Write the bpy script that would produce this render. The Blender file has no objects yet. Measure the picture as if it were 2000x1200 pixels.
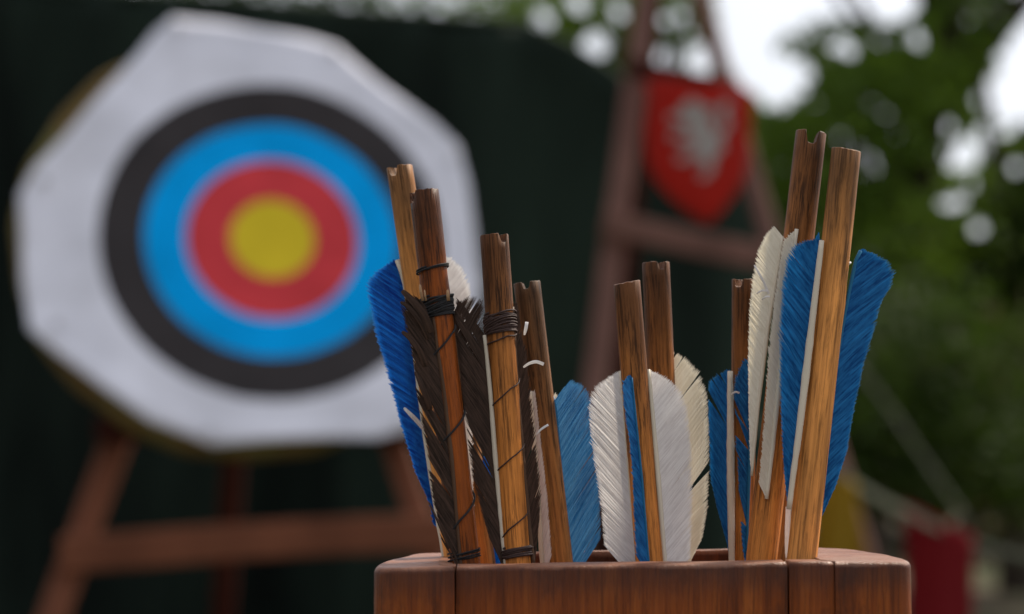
import bpy, bmesh, math, random
from mathutils import Vector, Matrix, noise
R = math.radians
random.seed(7)
sc = bpy.context.scene
COL = sc.collection

# ------------------------------------------------------------------ camera
PITCH = R(2.81); CAMZ = 0.79; F = 2000*85/36
cd = bpy.data.cameras.new('camera'); cam = bpy.data.objects.new('camera', cd); COL.objects.link(cam)
cam.location = (0, 0, CAMZ); cam.rotation_euler = (math.pi/2+PITCH, 0, 0)
cd.lens = 85; cd.sensor_width = 36; cd.clip_start = 0.05; cd.clip_end = 500
cd.dof.use_dof = True; cd.dof.focus_distance = 0.733; cd.dof.aperture_fstop = 9.4
sc.camera = cam

# ------------------------------------------------------------------ world, sun, exposure
SUN_EL, SUN_AZ = R(44), R(50)
SUND = Vector((math.sin(SUN_AZ)*math.cos(SUN_EL), math.cos(SUN_AZ)*math.cos(SUN_EL), math.sin(SUN_EL)))
w = bpy.data.worlds.new('World'); sc.world = w; w.use_nodes = True
nt = w.node_tree; nt.nodes.clear()
out = nt.nodes.new('ShaderNodeOutputWorld'); bg = nt.nodes.new('ShaderNodeBackground')
sky = nt.nodes.new('ShaderNodeTexSky'); sky.sky_type = 'NISHITA'; sky.sun_disc = False
sky.sun_elevation = SUN_EL; sky.sun_rotation = SUN_AZ
tc = nt.nodes.new('ShaderNodeTexCoord')
def wm(op, a, b):
    n = nt.nodes.new('ShaderNodeMath'); n.operation = op
    for i, v in enumerate((a, b)):
        if isinstance(v, (int, float)): n.inputs[i].default_value = v
        else: nt.links.new(v, n.inputs[i])
    return n.outputs[0]
dot = nt.nodes.new('ShaderNodeVectorMath'); dot.operation = 'DOT_PRODUCT'
nt.links.new(tc.outputs['Generated'], dot.inputs[0]); dot.inputs[1].default_value = SUND
glow = wm('POWER', wm('MAXIMUM', dot.outputs['Value'], 0.0), 2.2)
cn = nt.nodes.new('ShaderNodeTexNoise'); cn.inputs['Scale'].default_value = 3.0; cn.inputs['Detail'].default_value = 5
nt.links.new(tc.outputs['Generated'], cn.inputs['Vector'])
bright = wm('MULTIPLY', wm('ADD', wm('MULTIPLY', glow, 9.0), 6.7), wm('ADD', wm('MULTIPLY', cn.outputs['Fac'], 0.5), 0.75))
cc = nt.nodes.new('ShaderNodeVectorMath'); cc.operation = 'SCALE'; cc.inputs[0].default_value = (0.97, 0.985, 1.04)
nt.links.new(bright, cc.inputs['Scale'])
mx = nt.nodes.new('ShaderNodeMix'); mx.data_type = 'RGBA'; mx.inputs[0].default_value = 0.85
nt.links.new(sky.outputs[0], mx.inputs[6]); nt.links.new(cc.outputs[0], mx.inputs[7])
nt.links.new(mx.outputs[2], bg.inputs[0]); bg.inputs[1].default_value = 0.1
nt.links.new(bg.outputs[0], out.inputs[0])
sl = bpy.data.lights.new('sun', 'SUN'); sl.energy = 5.0; sl.angle = R(5); sl.color = (1, 0.90, 0.76)
so = bpy.data.objects.new('sun', sl); COL.objects.link(so)
so.rotation_euler = SUND.to_track_quat('Z', 'Y').to_euler(); so.location = (3, 6, 8)
vs = sc.view_settings; vs.view_transform = 'Standard'; vs.look = 'None'; vs.gamma = 1; vs.exposure = 0.17
vs.use_curve_mapping = False
sc.cycles.use_denoising = True
sc.cycles.max_bounces = 8; sc.cycles.transparent_max_bounces = 8

# ------------------------------------------------------------------ placing helpers
UPV = Vector((0, -math.sin(PITCH), math.cos(PITCH))); FWD = Vector((0, math.cos(PITCH), math.sin(PITCH))); CAM = Vector((0, 0, CAMZ))
def ray(x, y): return Vector(((x-1000)/F, 0, 0)) + UPV*((600-y)/F) + FWD
def P(x, y, Y):
    d = ray(x, y); return CAM + d*(Y/d.y)
def plane_hit(x, y, o, n):
    d = ray(x, y); return CAM + d*((o-CAM).dot(n)/d.dot(n))
def proj(p):
    v = p-CAM; z = v.dot(FWD); return 1000+F*v.x/z, 600-F*v.dot(UPV)/z

def tag(o, label=None, cat=None, group=None, kind=None):
    for k, v in (('label', label), ('category', cat), ('group', group), ('kind', kind)):
        if v: o[k] = v
    return o
def empty(name, M=None):
    o = bpy.data.objects.new(name, None); COL.objects.link(o); o.empty_display_size = 0.05
    if M is not None: o.matrix_world = M
    o['_m'] = 0; del o['_m']
    return o
def mesh_obj(name, bm, mat, parent=None, M=None, smooth=False, uvs=None):
    """bm in world coordinates; M = matrix of the thing it belongs to (its parent's world matrix)"""
    me = bpy.data.meshes.new(name)
    if M is not None: bm.transform(M.inverted())
    bm.to_mesh(me); bm.free()
    if smooth:
        for p in me.polygons: p.use_smooth = True
    if mat: me.materials.append(mat)
    o = bpy.data.objects.new(name, me); COL.objects.link(o)
    if parent is not None: o.parent = parent
    elif M is not None: o.matrix_world = M
    return o
def pyd(name, v, f, mat, parent=None, M=None, smooth=False, uv=None, mats=None, mi=None):
    me = bpy.data.meshes.new(name)
    if M is not None:
        Mi = M.inverted(); v = [Mi @ Vector(p) for p in v]
    me.from_pydata([tuple(p) for p in v], [], f)
    if uv is not None:
        L = me.uv_layers.new(name='UVMap'); i = 0
        for p in me.polygons:
            for li in p.loop_indices: L.data[li].uv = uv[me.loops[li].vertex_index]
    if smooth: me.polygons.foreach_set('use_smooth', [True]*len(me.polygons))
    if mat: me.materials.append(mat)
    o = bpy.data.objects.new(name, me); COL.objects.link(o)
    if parent is not None: o.parent = parent
    elif M is not None: o.matrix_world = M
    return o

# ------------------------------------------------------------------ material helpers
class NT:
    def __init__(s, name):
        s.m = bpy.data.materials.new(name); s.m.use_nodes = True; s.t = s.m.node_tree
        s.b = s.t.nodes['Principled BSDF']; s.o = s.t.nodes['Material Output']
        s.tc = s.t.nodes.new('ShaderNodeTexCoord')
    def n(s, t, **k):
        x = s.t.nodes.new(t)
        for a, v in k.items(): setattr(x, a, v)
        return x
    def l(s, a, b): s.t.links.new(a, b)
    def noise(s, scale=(1,1,1), sc_=1.0, detail=4, rough=0.55, src='Object', dist=0, rnd=True):
        mp = s.n('ShaderNodeMapping'); mp.inputs['Scale'].default_value = scale
        s.l(s.tc.outputs[src], mp.inputs[0])
        if rnd:
            oi = s.n('ShaderNodeObjectInfo'); mm = s.n('ShaderNodeMath', operation='MULTIPLY'); mm.inputs[1].default_value = 37.0
            s.l(oi.outputs['Random'], mm.inputs[0]); s.l(mm.outputs[0], mp.inputs['Location'])
        t = s.n('ShaderNodeTexNoise'); t.inputs['Scale'].default_value = sc_; t.inputs['Detail'].default_value = detail
        t.inputs['Roughness'].default_value = rough; t.inputs['Distortion'].default_value = dist
        s.l(mp.outputs[0], t.inputs['Vector']); return t.outputs['Fac']
    def ramp(s, fac, stops, interp='LINEAR'):
        r = s.n('ShaderNodeValToRGB'); e = r.color_ramp.elements; r.color_ramp.interpolation = interp
        while len(e) < len(stops): e.new(0.5)
        for el, (p, c) in zip(e, stops):
            el.position = p; el.color = (c[0], c[1], c[2], 1) if isinstance(c, tuple) else (c, c, c, 1)
        s.l(fac, r.inputs[0]); return r.outputs[0]
    def mix(s, a, b, fac, mode='MIX'):
        m = s.n('ShaderNodeMix', data_type='RGBA', blend_type=mode)
        for i, v in ((0, fac), (6, a), (7, b)):
            if isinstance(v, (int, float)): m.inputs[i].default_value = v
            elif isinstance(v, tuple): m.inputs[i].default_value = (*v, 1)
            else: s.l(v, m.inputs[i])
        return m.outputs[2]
    def bump(s, h, strength=0.4, dist=0.001):
        b = s.n('ShaderNodeBump'); b.inputs['Strength'].default_value = strength; b.inputs['Distance'].default_value = dist
        s.l(h, b.inputs['Height']); s.l(b.outputs[0], s.b.inputs['Normal']); return b.outputs[0]
    def col(s, c, rough=0.6, spec=0.5):
        if isinstance(c, tuple): s.b.inputs['Base Color'].default_value = (*c, 1)
        else: s.l(c, s.b.inputs['Base Color'])
        s.b.inputs['Roughness'].default_value = rough; s.b.inputs['Specular IOR Level'].default_value = spec
        return s
    def translucent(s, c, fac):
        t = s.n('ShaderNodeBsdfTranslucent'); ms = s.n('ShaderNodeMixShader'); ms.inputs[0].default_value = fac
        if isinstance(c, tuple): t.inputs[0].default_value = (*c, 1)
        else: s.l(c, t.inputs[0])
        s.l(s.b.outputs[0], ms.inputs[1]); s.l(t.outputs[0], ms.inputs[2]); s.l(ms.outputs[0], s.o.inputs[0]); return s

def simple(name, c, rough=0.6, var=0.25, scale=(60,60,60), spec=0.1, bump=0.2, bd=0.0005):
    k = NT(name); n = k.noise(scale)
    k.col(k.mix(tuple(x*(1-var) for x in c), tuple(min(1, x*(1+var)) for x in c), n), rough, spec)
    if bump: k.bump(n, bump, bd)
    return k.m
def shaft_mat(name, nock, low, pore, stain=0.05, rough=0.48):
    """arrow wood: long grain, dark pores, nock end stained by handling (UV v = metres below the nock)"""
    k = NT(name)
    g = k.noise((900, 900, 42), 1, 6, 0.65)
    g2 = k.noise((2000, 2000, 110), 1, 4, 0.6)
    blot = k.noise((90, 90, 40), 1, 4, 0.6)
    sx = k.n('ShaderNodeSeparateXYZ'); k.l(k.tc.outputs['UV'], sx.inputs[0])
    add = k.n('ShaderNodeMath', operation='MULTIPLY_ADD'); k.l(blot, add.inputs[0]); add.inputs[1].default_value = 0.06; add.inputs[2].default_value = -0.03
    ad2 = k.n('ShaderNodeMath', operation='ADD'); k.l(sx.outputs[1], ad2.inputs[0]); k.l(add.outputs[0], ad2.inputs[1])
    mr = k.n('ShaderNodeMapRange', interpolation_type='SMOOTHSTEP'); mr.inputs[1].default_value = 0.0; mr.inputs[2].default_value = stain
    k.l(ad2.outputs[0], mr.inputs[0])
    base = k.mix(nock, low, mr.outputs[0])
    base = k.mix(base, k.ramp(g, [(0.34, 0.6), (0.50, 0.98), (0.68, 1.2)]), 1.0, 'MULTIPLY')
    pm = k.n('ShaderNodeMath', operation='MULTIPLY'); k.l(k.ramp(k.noise((130, 130, 55), 1, 3), [(0.40, 0.3), (0.60, 1.0)]), pm.inputs[0]); k.l(k.ramp(mr.outputs[0], [(0.0, 1.0), (1.0, 0.5)]), pm.inputs[1])
    def pf(x):
        q = k.n('ShaderNodeMath', operation='MULTIPLY'); k.l(x, q.inputs[0]); k.l(pm.outputs[0], q.inputs[1]); return q.outputs[0]
    wide = k.noise((260, 260, 14), 1, 3); base = k.mix(base, k.ramp(wide, [(0.35, 0.62), (0.6, 1.12)]), 1.0, 'MULTIPLY')
    base = k.mix(base, tuple(x*0.25 for x in nock), pf(k.ramp(g, [(0.41, pore), (0.455, 0.0)])))
    base = k.mix(base, tuple(x*0.3 for x in nock), pf(k.ramp(g2, [(0.43, pore), (0.475, 0.0)])))
    base = k.mix(base, (0.75, 0.65, 0.55), k.ramp(blot, [(0.3, 0.75), (0.7, 1.0)]), 'MULTIPLY') if False else base
    k.col(base, rough, 0.12)
    h = k.n('ShaderNodeMath', operation='ADD'); k.l(g, h.inputs[0]); k.l(g2, h.inputs[1])
    k.bump(h.outputs[0], 0.35, 0.0006)
    return k.m
def feather_mat(name, dark, light, tr=0.35, trc=None, edge=None):
    k = NT(name)
    n = k.noise((1.5, 150, 1), 1, 4, 0.6, 'UV')
    n2 = k.noise((3, 14, 1), 1, 3, 0.6, 'UV')
    c = k.mix(dark, light, k.ramp(n, [(0.40, 0.0), (0.62, 1.0)]))
    c = k.mix(c, light, k.ramp(n2, [(0.5, 0.0), (0.75, 0.6)]))
    if edge:
        sx = k.n('ShaderNodeSeparateXYZ'); k.l(k.tc.outputs['UV'], sx.inputs[0])
        c = k.mix(c, edge, k.ramp(sx.outputs[0], [(0.93, 0.0), (1.0, 0.8)]))
    k.col(c, 0.5, 0.12)
    k.translucent(trc or c, tr)
    return k.m

M_sh_mid = shaft_mat('arrow_wood_brown', (0.13, 0.050, 0.017), (0.60, 0.215, 0.045), 0.9, 0.08)
M_sh_pale = shaft_mat('arrow_wood_pale', (0.22, 0.10, 0.036), (0.70, 0.29, 0.075), 0.7, 0.055)
M_sh_dark = shaft_mat('arrow_wood_dark', (0.10, 0.034, 0.012), (0.26, 0.062, 0.008), 0.85, 0.045, 0.36)
M_sh_grey = shaft_mat('arrow_wood_grey', (0.11, 0.054, 0.024), (0.48, 0.20, 0.055), 0.95, 0.09)
M_blue_deep = feather_mat('blue_feather_deep', (0.0015, 0.034, 0.20), (0.012, 0.14, 0.46), 0.3, (0.005, 0.12, 0.5), (0.12, 0.33, 0.55))
M_blue = feather_mat('blue_feather', (0.002, 0.055, 0.20), (0.02, 0.19, 0.48), 0.28, (0.005, 0.13, 0.36), (0.12, 0.30, 0.45))
M_blue_pale = feather_mat('blue_feather_faded', (0.012, 0.12, 0.34), (0.16, 0.42, 0.70), 0.3, (0.06, 0.28, 0.55))
M_white = feather_mat('white_feather', (0.66, 0.63, 0.63), (0.94, 0.92, 0.91), 0.42, (0.85, 0.81, 0.77))
M_cream = feather_mat('cream_feather', (0.76, 0.71, 0.60), (0.92, 0.88, 0.78), 0.4, (0.75, 0.68, 0.52))
M_brown = feather_mat('brown_feather', (0.020, 0.012, 0.008), (0.072, 0.041, 0.029), 0.12, (0.10, 0.05, 0.03))
M_quill_w = simple('quill_white', (0.62, 0.55, 0.44), 0.5, 0.2, (300, 300, 40))
M_quill_b = simple('quill_blue', (0.02, 0.13, 0.25), 0.4, 0.3, (300, 300, 40))
M_quill_d = simple('quill_brown', (0.09, 0.05, 0.03), 0.5, 0.4, (300, 300, 40))
M_bstrip = simple('pale_bark_strip', (0.33, 0.20, 0.11), 0.7, 0.4, (900, 900, 900))
M_thread = simple('dark_thread', (0.018, 0.017, 0.018), 0.8, 0.5, (900, 900, 900), 0.3)
M_thread_b = simple('brown_thread', (0.05, 0.028, 0.024), 0.7, 0.5, (900, 900, 900), 0.3)

# varnished quiver wood
def quiver_mat():
    k = NT('varnished_quiver_wood')
    g = k.noise((260, 260, 10), 1, 6, 0.7, dist=0.5)
    g2 = k.noise((1300, 1300, 70), 1, 5, 0.65)
    bl = k.noise((38, 38, 22), 1, 5, 0.65)
    c = k.ramp(g, [(0.26, (0.085, 0.018, 0.004)), (0.5, (0.225, 0.052, 0.009)), (0.76, (0.38, 0.105, 0.018))])
    c = k.mix(c, (0.05, 0.014, 0.006), k.ramp(g2, [(0.38, 0.45), (0.48, 0.0)]))
    c = k.mix(c, (0.05, 0.018, 0.010), k.ramp(bl, [(0.36, 0.8), (0.48, 0.0)]))
    # grime rubbed into the rounded rim (UV v = metres below the rim)
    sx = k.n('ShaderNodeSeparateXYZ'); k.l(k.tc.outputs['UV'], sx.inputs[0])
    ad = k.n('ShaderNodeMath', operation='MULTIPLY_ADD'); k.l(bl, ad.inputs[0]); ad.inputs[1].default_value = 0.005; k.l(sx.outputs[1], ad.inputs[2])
    c = k.mix(c, (0.045, 0.018, 0.013), k.ramp(ad.outputs[0], [(0.0034, 0.0), (0.0040, 0.85), (0.0075, 0.6), (0.0140, 0.0)]))
    c = k.mix(c, (0.58, 0.33, 0.23), k.ramp(ad.outputs[0], [(0.0031, 0.8), (0.0037, 0.0)]))  # worn rim top, paled further to paint in sky sheen and sunlight
    k.col(c, 0.32, 0.2)
    k.l(k.ramp(bl, [(0.3, 0.26), (0.7, 0.46)]), k.b.inputs['Roughness'])
    h = k.n('ShaderNodeMath', operation='ADD'); k.l(g2, h.inputs[0]); k.l(bl, h.inputs[1])
    k.bump(h.outputs[0], 0.55, 0.0010)
    return k.m
M_quiver = quiver_mat()
M_stand = simple('easel_wood_redbrown', (0.155, 0.056, 0.030), 0.6, 0.5, (12, 12, 4), bd=0.002)
M_stand_d = simple('easel_wood_darkred', (0.045, 0.010, 0.006), 0.65, 0.3, (30, 30, 6), bd=0.002)
M_stand2 = simple('easel_wood_greybrown', (0.15, 0.078, 0.062), 0.65, 0.65, (9, 9, 4), bd=0.002)

# ------------------------------------------------------------------ setting: ground
k = NT('trodden_grass_ground')
n1 = k.noise((0.9, 0.9, 0.9), 1, 6, 0.6, rnd=False); n2 = k.noise((22, 22, 22), 1, 4, 0.7, rnd=False)
c = k.mix((0.10, 0.072, 0.05), (0.035, 0.05, 0.016), k.ramp(n1, [(0.42, 0.0), (0.58, 1.0)]))
c = k.mix(c, (0.16, 0.125, 0.095), k.ramp(n2, [(0.5, 0.0), (0.8, 0.7)]))
k.col(c, 0.95, 0.2); k.bump(n2, 0.8, 0.03)
v = []; f = []; NG = 60
for i in range(NG+1):
    for j in range(NG+1):
        a = (i/NG*2-1); b = (j/NG*2-1)
        x = 150*a*abs(a); y = 150*b*abs(b)+8
        r = math.hypot(x, y-4)
        z = noise.noise(Vector((x*0.2, y*0.2, 0)))*0.06*min(1, max(0, (r-6)/6)) + max(0, r-40)*0.01
        v.append((x, y, z))
for i in range(NG):
    for j in range(NG):
        a = i*(NG+1)+j; f.append((a, a+NG+1, a+NG+2, a+1))
g = pyd('ground', v, f, k.m, smooth=True); tag(g, kind='structure')

# ------------------------------------------------------------------ dark green tarpaulin screen
TD = 6.2
def hem_y(px):
    pts = [(-900, -60), (0, -30), (450, 0), (640, 18), (1020, 44), (1110, 85), (1200, 140), (1290, 260), (1400, 350), (1492, 372)]
    for (x0, y0), (x1, y1) in zip(pts, pts[1:]):
        if px <= x1: return y0+(y1-y0)*(px-x0)/(x1-x0)
    return pts[-1][1]
k = NT('dark_green_tarpaulin')
n1 = k.noise((2.2, 2.2, 0.5), 1, 4, 0.55, rnd=False); n2 = k.noise((260, 260, 260), 1, 2, rnd=False)
c = k.mix((0.0028, 0.0050, 0.0040), (0.021, 0.036, 0.026), k.ramp(n1, [(0.35, 0.0), (0.7, 1.0)]))
k.col(c, 0.85, 0.1); k.bump(n2, 0.3, 0.001)
v = []; f = []; NX, NZ = 260, 24
for i in range(NX+1):
    px = -900+(1492+900)*i/NX
    top = P(px, hem_y(px), TD)
    for j in range(NZ+1):
        t = j/NZ; z = top.z*(1-t)+0.01*t
        fold = 0.09*math.sin(top.x*7+1.3*math.sin(top.x*2.3)+t*0.6)*(0.25+t*0.75) + 0.012*math.sin(top.x*31+t*2)
        v.append((top.x+0.01*math.sin(t*5+top.x*9), TD+fold, z))
for i in range(NX):
    for j in range(NZ):
        a = i*(NZ+1)+j; f.append((a, a+1, a+NZ+2, a+NZ+1))
root = empty('tarpaulin_screen', Matrix.Translation((P(400, 800, TD).x, TD, 0)))
tag(root, 'very dark green tarpaulin hung as a backdrop behind the round target', 'tarpaulin')
MT = root.matrix_world.copy(); MT = Matrix.Translation((P(400, 800, TD).x, TD, 0))
o = pyd('sheet', v, f, k.m, root, MT, smooth=True)
md = o.modifiers.new('thick', 'SOLIDIFY'); md.thickness = 0.004
def tube(pts, rad, seg=8, caps=True):
    """verts/faces of a tube through points; rad number or list"""
    vs_, fs = [], []
    pts = [Vector(p) for p in pts]; n = len(pts)
    up = None
    for i, p in enumerate(pts):
        d = (pts[min(i+1, n-1)]-pts[max(i-1, 0)]).normalized()
        if up is None: up = Vector((0.13, 0.2, 1)) if abs(d.z) < 0.9 else Vector((1, 0.1, 0))
        a = d.cross(up).normalized(); b = a.cross(d).normalized(); up = b
        r = rad[i] if isinstance(rad, (list, tuple)) else rad
        for k_ in range(seg):
            t = 2*math.pi*k_/seg; vs_.append(p+a*math.cos(t)*r+b*math.sin(t)*r)
    for i in range(n-1):
        for k_ in range(seg):
            a = i*seg+k_; b = i*seg+(k_+1) % seg; fs.append((a, b, b+seg, a+seg))
    if caps: fs.append(tuple(range(seg-1, -1, -1))); fs.append(tuple((n-1)*seg+q for q in range(seg)))
    return vs_, fs
hem = [P(px, hem_y(px), TD-0.02) for px in range(-900, 1493, 30)]
tv, tf = tube(hem, 0.009, 6)
pyd('hem', tv, tf, simple('tarpaulin_hem', (0.035, 0.05, 0.035), 0.8, 0.3), root, MT, smooth=True)
for px in (-880, 60, 1012, 1482):
    top = P(px, hem_y(px)-4, TD+0.07); tv, tf = tube([(top.x, TD+0.11, 0), (top.x, TD+0.10, top.z*0.5), (top.x, TD+0.09, top.z)], 0.02, 10)
    pyd('post', tv, tf, M_stand_d, root, MT, smooth=True)

# ------------------------------------------------------------------ bars (easels)
def bar(name, p1, p2, w_, h_, mat, root, M, to_ground=False, bend=0.006):
    p1 = Vector(p1); p2 = Vector(p2)
    if to_ground:
        d = p2-p1; p2 = p1+d*(p1.z/(p1.z-p2.z))
    d = (p2-p1); L = d.length; d.normalize()
    side = d.cross(Vector((0, 1, 0))).normalized(); fr = side.cross(d).normalized()
    v, f = [], []; N = 10; c = 0.18
    sec = [(-1, -1+c), (-1, 1-c), (-1+c, 1), (1-c, 1), (1, 1-c), (1, -1+c), (1-c, -1), (-1+c, -1)]
    for i in range(N+1):
        t = i/N; q = p1+d*L*t + side*bend*math.sin(t*4.1+p1.x*9) + fr*bend*0.5*math.sin(t*6+p1.z*5)
        for a, b in sec: v.append(q+side*a*w_/2+fr*b*h_/2)
    for i in range(N):
        for q in range(8):
            a = i*8+q; b = i*8+(q+1) % 8; f.append((a, b, b+8, a+8))
    f.append(tuple(range(7, -1, -1))); f.append(tuple(N*8+q for q in range(8)))
    return pyd(name, v, f, mat, root, M)

# target easel
ME = Matrix.Translation((P(480, 1200, 4.6).x, 4.6, 0))
es = empty('target_easel', ME); tag(es, 'red-brown wooden A-frame easel carrying the round target', 'easel')
px1 = 4.5/F
bar('leg', P(512, 92, 4.82), P(112, 1200, 4.43), 0.049, 0.045, M_stand, es, ME, True)
bar('leg', P(516, 92, 4.82), P(890, 1200, 4.43), 0.049, 0.045, M_stand, es, ME, True)
bar('leg', P(505, 120, 4.90), P(443, 1180, 5.35), 0.045, 0.035, M_stand_d, es, ME, True)
bar('crossbar', P(120, 1078, 4.42), P(905, 1042, 4.42), 0.066, 0.03, M_stand, es, ME)
bar('target_ledge', P(190, 835, 4.50), P(800, 838, 4.50), 0.05, 0.03, M_stand_d, es, ME)

# target
TC = P(531, 471, 4.5); yaw, tilt = R(11), R(19)
TN = Vector((math.sin(yaw)*math.cos(tilt), -math.cos(yaw)*math.cos(tilt), math.sin(tilt)))
TX = Vector((math.cos(yaw), math.sin(yaw), 0)); TY = TN.cross(TX).normalized()
if TY.z < 0: TY = -TY
MTg = Matrix((( TX.x, TY.x, TN.x, TC.x), (TX.y, TY.y, TN.y, TC.y), (TX.z, TY.z, TN.z, TC.z), (0, 0, 0, 1)))
tg = empty('archery_target', MTg); tag(tg, 'round straw archery target with a white paper face of black, blue, red and yellow rings', 'archery target')
def tl(x, y):   # pixel -> local coordinates of the target plane
    h = MTg.inverted() @ plane_hit(x, y, TC, TN); return h.x, h.y
bc = tl(482, 461); br = 0.411
k = NT('coiled_straw')
n1 = k.noise((60, 60, 60), 1, 4, 0.7); n2 = k.noise((8, 8, 8), 1, 3)
c = k.mix((0.08, 0.052, 0.016), (0.23, 0.145, 0.045), n1); c = k.mix(c, (0.16, 0.16, 0.05), k.ramp(n2, [(0.45, 0.0), (0.65, 0.6)]))
k.col(c, 0.85, 0.2); k.bump(n1, 0.8, 0.006); M_straw = k.m
v, f = [], []; S = 96; prof = []
for i in range(12): prof.append((br*(i+1)/12, -0.004+0.004*math.cos(i*math.pi)))
for a in range(1, 7):
    th = a/7*math.pi; prof.append((br+0.012*math.sin(th)+0.003*math.cos(a*math.pi), -0.035+0.031*math.cos(th)))
for i in range(3): prof.append((br*(1-i/3)*0.98, -0.070))
for r, z in prof:
    for s in range(S):
        t = 2*math.pi*s/S; rr = r*(1+0.006*math.sin(t*9)+0.004*math.sin(t*23)); v.append((bc[0]+rr*math.cos(t), bc[1]+rr*math.sin(t), z))
for i in range(len(prof)-1):
    for s in range(S):
        a = i*S+s; b = i*S+(s+1) % S; f.append((a, b, b+S, a+S))
f.append(tuple(range(S))); f.append(tuple((len(prof)-1)*S+q for q in range(S-1, -1, -1)))
pyd('straw_boss', v, f, M_straw, tg, None, smooth=True)
# paper face
outl = [(336, 33), (420, 40), (520, 58), (610, 74), (664, 90), (722, 140), (790, 196), (850, 242), (902, 292), (922, 370), (936, 470), (944, 570), (930, 680), (880, 765), (800, 852), (740, 868),
        (640, 868), (520, 872), (415, 880), (370, 862), (288, 832), (200, 772), (116, 708), (52, 654), (38, 560), (36, 470), (32, 385), (60, 335), (120, 275), (200, 180), (262, 110), (300, 62)]
ol = [tl(531+(p[0]-531)*0.982-3, 471+(p[1]-471)*0.985) for p in outl]
dense = []
for i in range(len(ol)):
    a, b = ol[i], ol[(i+1) % len(ol)]
    for s in range(4): dense.append((a[0]+(b[0]-a[0])*s/4, a[1]+(b[1]-a[1])*s/4))
v, f = [], []; K = 24; n = len(dense)
for j in range(1, K+1):
    t = j/K
    for (x, y) in dense:
        X, Y = x*t, y*t; r = math.hypot(X, Y)
        w_ = noise.noise(Vector((X*5, Y*5, 3)))*0.006 + noise.noise(Vector((X*14, Y*14, 9)))*0.0025
        out_ = max(0, t-0.82)/0.18
        z = 0.010+w_*(0.4+t)+ 0.014*out_**2*(0.4+noise.noise(Vector((X*4, Y*4, 7))))
        v.append((X, Y, max(z, 0.002)))
v.append((0, 0, 0.011))
for j in range(K-1):
    for i in range(n):
        a = j*n+i; b = j*n+(i+1) % n; f.append((a, a+n, b+n, b))
for i in range(n): f.append((len(v)-1, i, (i+1) % n))
k = NT('printed_target_paper')
ln = k.n('ShaderNodeVectorMath', operation='LENGTH')
mp = k.n('ShaderNodeMapping'); mp.inputs['Scale'].default_value = (1, 1, 0); k.l(k.tc.outputs['Object'], mp.inputs[0]); k.l(mp.outputs[0], ln.inputs[0])
WH, BK, BL, RD, YE = (0.74, 0.745, 0.83), (0.045, 0.040, 0.042), (0.0, 0.36, 0.86), (0.62, 0.055, 0.065), (0.70, 0.53, 0.03)
dk = 0.55
st = [(0.0, YE), (0.0425/0.5, YE), (0.077/0.5, RD), (0.122/0.5, tuple(x*0.9 for x in RD)), (0.123/0.5, RD), (0.160/0.5, BL), (0.203/0.5, tuple(x*dk for x in BL)), (0.2045/0.5, BL),
      (0.236/0.5, BK), (0.320/0.5, WH)]
c = k.ramp(ln.outputs['Value'], [(a/1.0, b) for a, b in st], 'CONSTANT')
mm = k.n('ShaderNodeMath', operation='MULTIPLY'); mm.inputs[1].default_value = 2.0; k.l(ln.outputs['Value'], mm.inputs[0])
k.t.links.new(mm.outputs[0], c.node.inputs[0])
n1 = k.noise((9, 9, 9), 1, 4, 0.6)
c = k.mix(c, k.ramp(n1, [(0.3, 0.82), (0.7, 1.06)]), 1.0, 'MULTIPLY')
k.col(c, 0.8, 0.06); k.bump(n1, 0.7, 0.006)
o = pyd('paper_face', v, f, k.m, tg, None, smooth=True)
md = o.modifiers.new('thick', 'SOLIDIFY'); md.thickness = 0.0012; md.offset = 0
# pins holding the paper
for (x, y) in ((345, 60), (650, 110), (880, 320), (85, 360), (110, 640), (410, 850), (780, 830)):
    a, b = tl(x, y); tv, tf = tube([(a, b, 0.0), (a, b, 0.026), (a, b, 0.029)], [0.003, 0.007, 0.004], 10)
    pyd('pin', tv, tf, simple('pin_head', (0.5, 0.5, 0.52), 0.3, 0.1) if 'pin_head' not in bpy.data.materials else bpy.data.materials['pin_head'], tg)

# second easel with shield
M2 = Matrix.Translation((P(1300, 1200, 5.2).x, 5.2, 0))
e2 = empty('shield_easel', M2); tag(e2, 'weathered grey-brown wooden A-frame easel with the red shield hanging from it', 'easel')
bar('leg', P(1298, -260, 5.42), P(1172, 700, 5.02), 0.050, 0.045, M_stand2, e2, M2, True, 0.004)
bar('leg', P(1296, -260, 5.42), P(1503, 450, 5.10), 0.038, 0.045, M_stand2, e2, M2, True, 0.004)
bar('leg', P(1300, -250, 5.50), P(1215, 700, 5.75), 0.040, 0.035, M_stand_d, e2, M2, True, 0.004)
bar('crossbar', P(1176, 437, 5.06), P(1520, 506, 5.06), 0.054, 0.03, M_stand2, e2, M2, False, 0.003)
bar('crossbar', P(1226, 128, 5.20), P(1440, 172, 5.22), 0.034, 0.03, M_stand_d, e2, M2, False, 0.003)

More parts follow.
